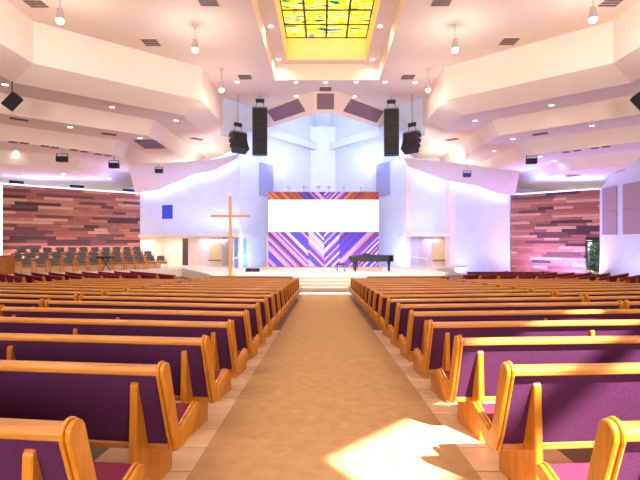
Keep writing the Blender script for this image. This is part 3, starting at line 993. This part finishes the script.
for d, zf, xend, nm in rows:
    tE = t_at(-1, d, xend)
    tS = t_at(-1, d, 14.0)
    n = int(abs(tE - tS) / 0.70)
    sg_ = 1 if tE > tS else -1
    if zf > STAGE_Z:
        a, b = dpoint(-1, d - 0.75, tS - 1.5), dpoint(-1, d - 0.75, tE + 0.6)
        c, e_ = dpoint(-1, d + 0.745, tE + 0.6), dpoint(-1, d + 0.745, tS - 1.5)
        rz = MB().prism([(*a, STAGE_Z + .001), (*b, STAGE_Z + .001), (*c, STAGE_Z + .001), (*e_, STAGE_Z + .001)], (0, 0, zf - STAGE_Z - .001)).build('choir_riser', M_RISER)
        tag(rz, 'wooden platform under the %s row of choir chairs' % nm, 'platform')
    for k in range(n + 1):
        t = tE - sg_ * 0.70 * k
        x, y = dpoint(-1, d, t)
        o = proto if first else copy_tree(proto)
        first = False
        o.location = (x, y, zf)
        fx_, fy_ = -nrm.x, -nrm.y     # face away from the plank wall (mirrored to the left side)
        o.rotation_euler = (0, 0, math.atan2(-(-fx_), -(-fy_)) if False else math.atan2(nrm.x, nrm.y) * 1.0)
        tag(o, 'charcoal choir chair with beech arms, %s from the right end of the %s row' % (ORD[k], nm), 'chair', 'choir chairs, %s row' % nm)
# keyboard on a stand among the chairs
kx = PY(108, 262, 27.2)
kb = empty('keyboard_stand', (kx.x, 27.0, STAGE_Z))
tag(kb, 'dark music keyboard on a thin stand before the choir chairs', 'keyboard')
MB().box(-.55, .35, -.15, .15, .80, .90).build('keyboard', M_BLACK, kb, 0.01)
MB().tube((-.3, 0, 0), (.2, 0, .80), .025).build('stand_leg', M_BLACK, kb)
MB().tube((.2, .06, 0), (-.3, .06, .80), .025).build('stand_leg', M_BLACK, kb)

# ------------------------------------------------------------------ hanging loudspeakers
def line_array(px_, top, bot, Yd, nbox, wpx, hook, curve, yaw, label, roll=0.0):
    X = (px_ - CX) * Yd / F
    z1, z0 = EYE + (CY - top) * Yd / F, EYE + (CY - bot) * Yd / F
    wd = wpx * Yd / F
    r = empty('line_array_loudspeaker', (X, Yd, z1), (0, 0, yaw))
    tag(r, label, 'loudspeaker', 'hanging line array loudspeakers')
    h = (z1 - z0) / nbox
    y, z = 0.0, 0.0
    for k in range(nbox):
        a = curve * k / max(1, nbox - 1)
        M = Matrix.Translation((roll * k, y, z)) @ Matrix.Rotation(a, 4, 'X')
        pts = [M @ Vector(p) for p in ((-wd / 2, -.30, -.015), (wd / 2, -.30, -.015), (wd / 2, .30, -.05), (-wd / 2, .30, -.05))]
        pts2 = [M @ Vector(p) for p in ((-wd / 2, -.30, -h + .01), (wd / 2, -.30, -h + .01), (wd / 2, .30, -h + .03), (-wd / 2, .30, -h + .03))]
        cab = MB().add(pts + pts2, [(0, 1, 2, 3), (7, 6, 5, 4), (0, 4, 5, 1), (1, 5, 6, 2), (2, 6, 7, 3), (3, 7, 4, 0)]).build('cabinet', M_BLACK, r)
        g1 = [M @ Vector(p) for p in ((-wd / 2 + .08, -.312, -.04), (wd / 2 - .08, -.312, -.04), (wd / 2 - .08, -.312, -h + .035), (-wd / 2 + .08, -.312, -h + .035))]
        MB().prism(g1, (M.to_3x3() @ Vector((0, .02, 0)))).build('grille', M_DARK, cab)
        nx = M @ Vector((0, 0, -h))
        y, z = nx.y, nx.z
    MB().box(-wd / 2 + .02, wd / 2 - .02, -.28, .28, .02, .10).build('flying_frame', M_METAL, r)
    MB().box(-.28, .28, -.08, .08, .42, .66).build('chain_motor', M_BLACK, r, 0.02)
    MB().tube((-.2, 0, .42), (-.3, 0, .10), .02).build('shackle', M_BLACK, r)
    MB().tube((.2, 0, .42), (.3, 0, .10), .02).build('shackle', M_BLACK, r)
    MB().tube((0, 0, .66), (0, 0, hook - z1), .03).build('hanging_chain', M_METAL, r)
line_array(260.0, 109, 155.5, 28.6, 7, 14.5, CEIL, -0.06, 0.08, 'tall black line array loudspeaker hanging left of the stage backdrop')
line_array(391.3, 110, 156, 28.6, 7, 14.5, CEIL, -0.06, -0.08, 'tall black line array loudspeaker hanging right of the stage backdrop')
line_array(238.0, 133, 153, 28.2, 4, 15.5, CEIL, -0.55, 0.75, 'short curved black loudspeaker cluster hanging at far left of the tall array')
line_array(412.0, 133, 153, 28.2, 4, 15.5, CEIL, -0.55, -0.75, 'short curved black loudspeaker cluster hanging at far right of the tall array')

def box_speaker(loc, rot, size, pole_z, label):
    r = empty('hanging_loudspeaker', loc, rot)
    tag(r, label, 'loudspeaker')
    w_, d_, h_ = size
    MB().prism([(-w_ / 2, -d_ / 2, -h_ / 2), (w_ / 2, -d_ / 2, -h_ / 2), (w_ * .36, d_ / 2, -h_ / 2), (-w_ * .36, d_ / 2, -h_ / 2)], (0, 0, h_)).build('cabinet', M_BLACK, r, 0.02)
    MB().box(-w_ / 2 + .03, w_ / 2 - .03, -d_ / 2 - .02, -d_ / 2 - .003, -h_ / 2 + .03, h_ / 2 - .03).build('grille', M_DARK, r)
    inv = Matrix.Translation(loc) @ (Matrix.Rotation(rot[2], 4, 'Z') @ Matrix.Rotation(rot[1], 4, 'Y') @ Matrix.Rotation(rot[0], 4, 'X'))
    p1 = inv.inverted() @ Vector((loc[0], loc[1], pole_z))
    MB().tube((0, 0, 0), p1, .025).build('pole', M_BLACK, r)
c = PY(12.2, 101, 19.3)
box_speaker(c, (0.5, 0.55, 0.9), (.52, .42, .72), 8.62, 'black box loudspeaker hanging tilted under the left soffit')
c = PY(641, 101, 19.3)
box_speaker(c, (0.5, -0.55, -0.9), (.52, .42, .72), 8.62, 'black box loudspeaker hanging under the right soffit at the frame edge')

# small black stage lights
def stage_light(px_, py_, Yd, top_z, sz, label, m_head=M_BLACK):
    c = PY(px_, py_, Yd)
    r = empty('stage_light', c)
    tag(r, label, 'stage light', 'stage lights under the soffits')
    MB().box(-sz / 2, sz / 2, -sz * .3, sz * .3, -sz * .36, sz * .2).build('housing', m_head, r, 0.02)
    for s in (-1, 1):
        MB().box(s * sz * .54 - .015, s * sz * .54 + .015, -.03, .03, -sz * .1, sz * .46).build('yoke', M_BLACK, r)
    MB().box(-sz * .56, sz * .56, -.03, .03, sz * .44, sz * .50).build('yoke_bar', M_BLACK, r)
    MB().tube((0, 0, sz * .5), (0, 0, top_z - c.z), .02).build('stem', M_METAL, r)
stage_light(62, 158.5, 25.0, 6.9, .56, 'black stage light under the left soffit, leftmost of three')
stage_light(114, 165, 27.0, 6.85, .56, 'black stage light under the left soffit, middle of three')
stage_light(159, 170.5, 28.0, 6.58, .46, 'black stage light under the left soffit, nearest the white wall')
stage_light(531.5, 160.5, 27.5, 6.9, .6, 'black stage light under the right soffit')
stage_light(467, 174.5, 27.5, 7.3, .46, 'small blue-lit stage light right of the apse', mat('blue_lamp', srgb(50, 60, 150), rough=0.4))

# mauve acoustic panels on the prow facets and the left soffit
def facet_panel(quad_px, plane_pts, name, label):
    a, b, c_ = [Vector(p) for p in plane_pts]
    n = (b - a).cross(c_ - a).normalized()
    if n.y > 0:
        n = -n
    cam_o = Vector((0, 0, EYE))
    pts = []
    for x, y in quad_px:
        d = Vector(((x - CX) / F, 1, (CY - y) / F))
        t = (a - cam_o).dot(n) / d.dot(n)
        pts.append(cam_o + d * t + n * 0.01)
    o = MB().prism(pts, n * 0.06).build(name, M_MAUVE, None, 0.008)
    tag(o, label, 'acoustic panel', 'mauve ceiling panels')
    return o
pt3 = lambda k: [(*prow_top[k], CEIL), (*prow_top[k + 1], CEIL), (*prow_bot[k], PR_Z)]
facet_panel([(267, 110.5), (298, 98.5), (305.5, 111), (275, 121.5)], pt3(0), 'mauve_panel', 'mauve acoustic panel on the left facet above the stage')
facet_panel([(317, 93.5), (334, 93.5), (334, 109), (317, 109)], pt3(1), 'mauve_panel', 'small square mauve panel in the middle above the stage')
facet_panel([(351, 98.5), (383.5, 111), (376, 122.5), (343, 111)], pt3(2), 'mauve_panel', 'mauve acoustic panel on the right facet above the stage')
q = [PZ(x, y, 7.70) for x, y in ((134, 140.5), (156, 140.5), (166, 148), (145, 148))]
o = MB().prism([tuple(p) for p in q], (0, 0, -0.04)).build('mauve_panel', M_MAUVE, None, 0.006)
tag(o, 'flat mauve panel under the left soffit', 'acoustic panel', 'mauve ceiling panels')

# ------------------------------------------------------------------ vents and lamps in the ceiling
def vent(px_, py_, z, sx_, sy_, label, rot=0.0, name='ceiling_vent'):
    p = PZ(px_, py_, z)
    r = empty(name, (p.x, p.y, z), (0, 0, rot))
    tag(r, label, 'vent', 'ceiling vents')
    MB().box(-sx_ / 2, sx_ / 2, -sy_ / 2, sy_ / 2, -0.03, -0.002).build('frame', M_WHITEP if False else M_CEIL, r)
    n = 4
    for k in range(n):
        y = -sy_ / 2 + .06 + (sy_ - .12) * (k + .5) / n
        MB().box(-sx_ / 2 + .06, sx_ / 2 - .06, y - .07, y + .05, -0.05, -0.031).build('slat', M_VENT, r)
for (x, y, lab) in ((151, 42, 'left of the skylight'), (245, 76.5, 'beside the left rear corner of the skylight recess'), (408, 76.5, 'beside the right rear corner of the skylight recess'),
                    (509, 41, 'right of the skylight'), (325.5, 88.5, 'in front of the skylight recess'), (35, 2, 'at the upper left corner'),
                    (208, 0.5, 'at the top edge left of the skylight'), (442, 0.5, 'at the top edge right of the skylight'), (612, 1, 'at the upper right corner')):
    vent(x, y, CEIL, 0.85, 0.85, 'square grey vent in the high ceiling %s' % lab)
for (x, y, z, lab) in ((19, 118.5, 7.75, 'leftmost in the left second soffit'), (109, 133.5, 7.74, 'right one in the left second soffit'), (540, 133.5, 7.74, 'in the right second soffit'),
                       (197, 138.5, 8.62, 'in the left first soffit near the apse'), (452, 139, 8.62, 'in the right first soffit near the apse'), (573, 176, 6.0, 'in the low right soffit')):
    vent(x, y, z, 0.9, 0.55, 'long grey vent %s' % lab, (0.7 if x < 323 else -0.7))
k = 0
for side, lst in (('left', ((13, 141.5), (24, 142.5), (45, 145.5), (55, 147), (74, 149.5), (84, 151), (98, 153.5), (108, 155))), ('right', ((566, 151.5), (577, 150), (595, 147.5), (606, 146)))):
    for i, (x, y) in enumerate(lst):
        vent(x, y, 6.9, 0.5, 0.5, 'small square grille in the lowest %s soffit, %s from the left' % (side, ORD[i]), (0.7 if x < 323 else -0.7))

# pendants
def pendant(px_, py_, Yd, label, power):
    p = PY(px_, py_, Yd)
    r = empty('pendant_lamp', (p.x, p.y, CEIL))
    tag(r, label, 'pendant lamp', 'pendant lamps under the high ceiling')
    zb_ = p.z - CEIL
    MB().tube((0, 0, 0), (0, 0, -.05), .11, .11, 14).build('canopy', M_WHITEP, r)
    MB().tube((0, 0, -.05), (0, 0, zb_ + .55), .012).build('cord', M_METAL, r)
    sh = MB().lathe([(.05, zb_ + .55), (.10, zb_ + .50), (.15, zb_ + .16), (.155, zb_ + .10)], n=14).build('shade', mat('pendant_glass', srgb(206, 190, 190), rough=0.3), r)
    MB().lathe([(.14, zb_ + .095), (.15, zb_ + .04), (.10, zb_ - .05), (.03, zb_ - .08)], n=14).build('bulb', M_LAMP, r)
    d = bpy.data.lights.new('pendant_light', 'POINT')
    d.energy = power
    d.color = WARM
    d.shadow_soft_size = 0.3
    o = bpy.data.objects.new('pendant_light', d)
    COL.objects.link(o)
    o.location = (p.x, p.y, p.z - 0.75)
for (x, y, Yd, lab) in ((60, 22, 16.6, 'far left'), (195, 51, 19.2, 'left of the skylight'), (221.5, 91, 24.1, 'left, nearest the apse'), (455, 51, 19.2, 'right of the skylight'),
                        (593, 21, 16.6, 'far right'), (428, 91, 24.1, 'right, nearest the apse')):
    pendant(x, y, Yd, 'white pendant lamp hanging from the high ceiling, %s' % lab, 150 if 'apse' in lab else 330)

# recessed downlights
dl_ring = MB().lathe([(.13, -.012), (.17, -.012), (.17, 0.0), (.13, 0.0)], n=16).mesh('trim_ring', M_WHITEP)
dl_disc = MB().tube((0, 0, -.022), (0, 0, -.0125), .125, .125, 14).mesh('lens', M_LAMP)
def downlight(p, label, group, power=0, sz=1.0):
    r = empty('recessed_downlight', p)
    tag(r, label, 'downlight', group)
    link('trim_ring', dl_ring, r)
    link('lens', dl_disc, r)
    r.scale = (sz, sz, 1)
    if power:
        area('downlight', (p[0], p[1], p[2] - 0.06), (p[0], p[1], p[2] - 5), 0.3, 0.3, power, WARM, 150, 'DISK')
i = 0
for x, y, z, where in ((5, 84.5, 8.62, 'in the first left soffit, leftmost'), (112, 107, 8.62, 'in the first left soffit, middle'), (176, 120.5, 8.62, 'in the first left soffit, rightmost'),
                       (70, 127, 7.74, 'in the second left soffit, left'), (140, 138, 7.74, 'in the second left soffit, right'), (16, 151, 6.9, 'in the lowest left soffit'), (63, 174, 5.95, 'above the left plank wall, left'), (109, 178.5, 5.9, 'above the left plank wall, right'),
                       (551.5, 105, 8.62, 'in the first right soffit, right'), (475, 120.5, 8.62, 'in the first right soffit, left'), (592, 125.5, 7.74, 'in the second right soffit, right'), (513, 139, 7.74, 'in the second right soffit, left'),
                       (494, 151, 7.74, 'in the second right soffit, by the facet'), (540, 156.5, 6.9, 'in the lowest right soffit, left'), (554, 161, 6.9, 'in the lowest right soffit, right'), (453, 145, 8.62, 'in the first right soffit, near the apse')):
    downlight(PZ(x, y, z), 'small round recessed light %s' % where, 'soffit downlights', 30)
for i, (x, y) in enumerate(((296, 82), (325.5, 82.3), (356, 82), (385, 82), (237, 82), (415, 82.5), (296, 96), (354.5, 96.5))):
    downlight(PZ(x, y, CEIL), 'round recessed light in the ceiling before the stage, %s from the start of its row' % ORD[i], 'ceiling downlights before the stage', 60 if i < 6 else 0)
for x, y, where in ((271, 26, 'left ledge'), (380, 26, 'right ledge'), (278.5, 59.5, 'left rear corner'), (372.5, 59.5, 'right rear corner')):
    downlight(PZ(x, y, REC_Z), 'round recessed light in the skylight recess, %s' % where, 'skylight recess downlights', 45)
# house lights over the seats behind and above the frame
for ix, x in enumerate((-9.5, -5, 5, 9.5)):
    for iy, y in enumerate((-2, 3, 8, 13)):
        downlight((x, y, CEIL - 0.001), 'round recessed house light over the pews, row %s column %s' % (ORD[iy], ORD[ix]), 'house lights over the pews', 240)

# ------------------------------------------------------------------ blue and violet wall washing
def strip(p, q, z0, z1, power, color, tgt, name):
    """an LED batten from p to q with its lamp"""
    p, q = Vector((*p, z0)), Vector((*q, z1))
    r = MB().tube(p, q, 0.04, 0.04, 6).build('led_batten', M_LED)
    tag(r, name, 'led batten', 'led battens on the wall tops')
    d = bpy.data.lights.new('led_light', 'AREA')
    d.shape = 'RECTANGLE'
    d.size = (q - p).length
    d.size_y = 0.12
    d.energy = power
    d.color = color
    o = bpy.data.objects.new('led_light', d)
    COL.objects.link(o)
    c = (p + q) / 2
    xax = (q - p).normalized()
    zax = -(Vector(tgt) - c).normalized()
    zax = (zax - xax * zax.dot(xax)).normalized()
    yax = zax.cross(xax)
    o.matrix_world = Matrix(((xax.x, yax.x, zax.x, c.x), (xax.y, yax.y, zax.y, c.y), (xax.z, yax.z, zax.z, c.z), (0, 0, 0, 1)))
    o.location = c - zax * 0.06
def cove(p, q, tops, upper_px, side, power, color):
    """folded soffit hanging in front of the wall, with led battens hidden above its rear edge"""
    low = [Vector((*along(p, q, f, -0.42), z)) for f, z in tops]
    m = MB()
    up = [PY(x, y, 28.2) for x, y in upper_px]
    for k in range(len(low) - 1):
        m.quad(low[k], low[k + 1], up[k + 1], up[k])
    m.build('cove_soffit', M_CEIL, ceiling)
    for k in range(len(low) - 1):
        (f0, z0), (f1, z1) = tops[k], tops[k + 1]
        a, b = along(p, q, max(f0, .02) + .002, -0.34), along(p, q, min(f1, .97) - .002, -0.34)
        t = along(p, q, (f0 + f1) / 2, 0.0)
        strip(a, b, z0 + .14, z1 + .14, power * (Vector(a) - Vector(b)).length, color, (*t, (z0 + z1) / 2 - 0.25),
              'glowing led batten hidden in the %s cove, %s section from the left' % (side, ORD[k]))
cove(Lp, Lq, topsL, ((128, 164), (158, 163), (168, 162.5), (196, 161), (217, 159), (241, 153)), 'left', 24, (0.34, 0.42, 1.0))
for s in (-1, 1):
    area('wash', (s * 9.4, 33.6, 6.2), (s * 9.2, 34.0, 9.5), 5.5, 1.0, 330, (1.0, 0.90, 0.86))  # added lamps, unseen, that fill the dark soffits behind the coves
    area('wash', (s * 7.6, 29.6, 7.0), (s * 7.6, 31.2, 9.6), 1.6, .4, 60, (0.96, 0.88, 0.96))  # added lamp lifting the dark pocket beside the apse
cove(Rp, Rq, tR, ((403, 158), (450, 162), (478, 166), (502, 169), (520, 171)), 'right', 24, (0.34, 0.42, 1.0))
for s, t0, t1, zt_, lab in ((-1, tl0, tl1, 5.25, 'left'), (1, tr0, tr1, 5.13, 'right')):
    a, b = dpoint(s, DW + .1, t0 + (0.15 if t0 < t1 else -0.15)), dpoint(s, DW + .1, t1 - (0.15 if t0 < t1 else -0.15))
    strip(a, b, zt_, zt_, 420 if s < 0 else 640, (0.18, 0.24, 1.0), ((a[0] + b[0]) / 2, (a[1] + b[1]) / 2 - .5, zt_ + 5), 'glowing blue led batten on top of the %s plank wall' % lab)
# wall washers near the floor, plus added lamps hung free above
area('wash', (9.9, 30.6, FLOOR_Z + .25), (10.8, 32.2, 3.2), 3.6, .3, 330, (0.32, 0.38, 1.0))
area('wash', (16.4, 30.3, FLOOR_Z + .25), (16.9, 31.4, 3.0), 5.0, .3, 1100, (0.55, 0.36, 1.0))
pw_, pt_ = dpoint(-1, DW - .55, (tl0 + tl1) / 2), dpoint(-1, DW + .6, (tl0 + tl1) / 2)
area('wash', (*pw_, 0.35), (*pt_, 3.6), 8.0, .2, 420, (1.0, 0.72, 0.74))
area('wash', (17.4, 25, FLOOR_Z + .3), (18.7, 25, 3), 5.0, .3, 200, (0.50, 0.48, 1.0))
for s in (-1, 1):
    area('wash', (s * 4.9, 29.3, STAGE_Z + .2), (s * 5.0, 31.2, 5.0), 1.6, .3, 260, (0.30, 0.40, 1.0))
    area('wash', (s * 2.0, 31.5, 7.0), (s * 1.0, 36, 11.5), 3.0, .4, 220, (0.72, 0.78, 1.0))
    area('wash', (s * 4.6, 29.5, 8.2), (s * 4.6, 32.0, 6.0), 2.0, .3, 260, (0.30, 0.38, 1.0))
area('wash', (-9.5, 29.6, 2.6), (-9.6, 32.0, 5.5), 6.5, .2, 330, (0.26, 0.34, 1.0))
area('wash', (7.9, 29.4, 2.4), (8.1, 31.4, 4.8), 3.0, .2, 170, (0.26, 0.34, 1.0))
area('wash', (-8.2, 32.4, 1.7), (-8.2, 32.6, -1), 2.2, 1.0, 130, (0.45, 0.6, 1.0))
area('wash', (-12.0, 33.9, 1.7), (-12.0, 34.1, -1), 3.4, 1.0, 190, WARM)
area('wash', (0.1, 31.6, 13.6), (0.1, 36.5, 10.5), 5.0, 1.0, 330, (0.85, 0.9, 1.0))  # added unseen lamp brightening the top of the apse
area('wash', (7.6, 32.0, 1.7), (7.6, 32.2, -1), 2.0, 1.0, 110, (0.45, 0.42, 1.0))
area('wash', (0.1, 26.2, STAGE_Z + .15), (0.1, 29, 1.6), 6.5, .3, 620, (0.46, 0.48, 1.0))
area('wash', (0.1, 24.0, 10.9), (0.1, 23.6, 0), 6.0, 1.0, 1150, (1.0, 0.95, 0.92), 100)

# black driver boxes along the top of the left plank wall
for i, (x0, x1) in enumerate(((9, 24), (70, 84), (123, 136))):
    ta, tb = t_at(-1, DW - .05, x0), t_at(-1, DW - .05, x1)
    a, b = dpoint(-1, DW - .05, ta), dpoint(-1, DW - .05, tb)
    u = Vector((b[0] - a[0], b[1] - a[1]))
    bxo = MB().box(0, u.length, -0.06, 0.14, 5.31, 5.50).build('driver_box', M_BLACK, None, 0.01)
    bxo.location = (a[0], a[1], 0)
    bxo.rotation_euler = (0, 0, math.atan2(u.y, u.x))
    tag(bxo, 'black box on top of the left plank wall, %s from the left' % ORD[i], 'fixture', 'boxes on the left plank wall')
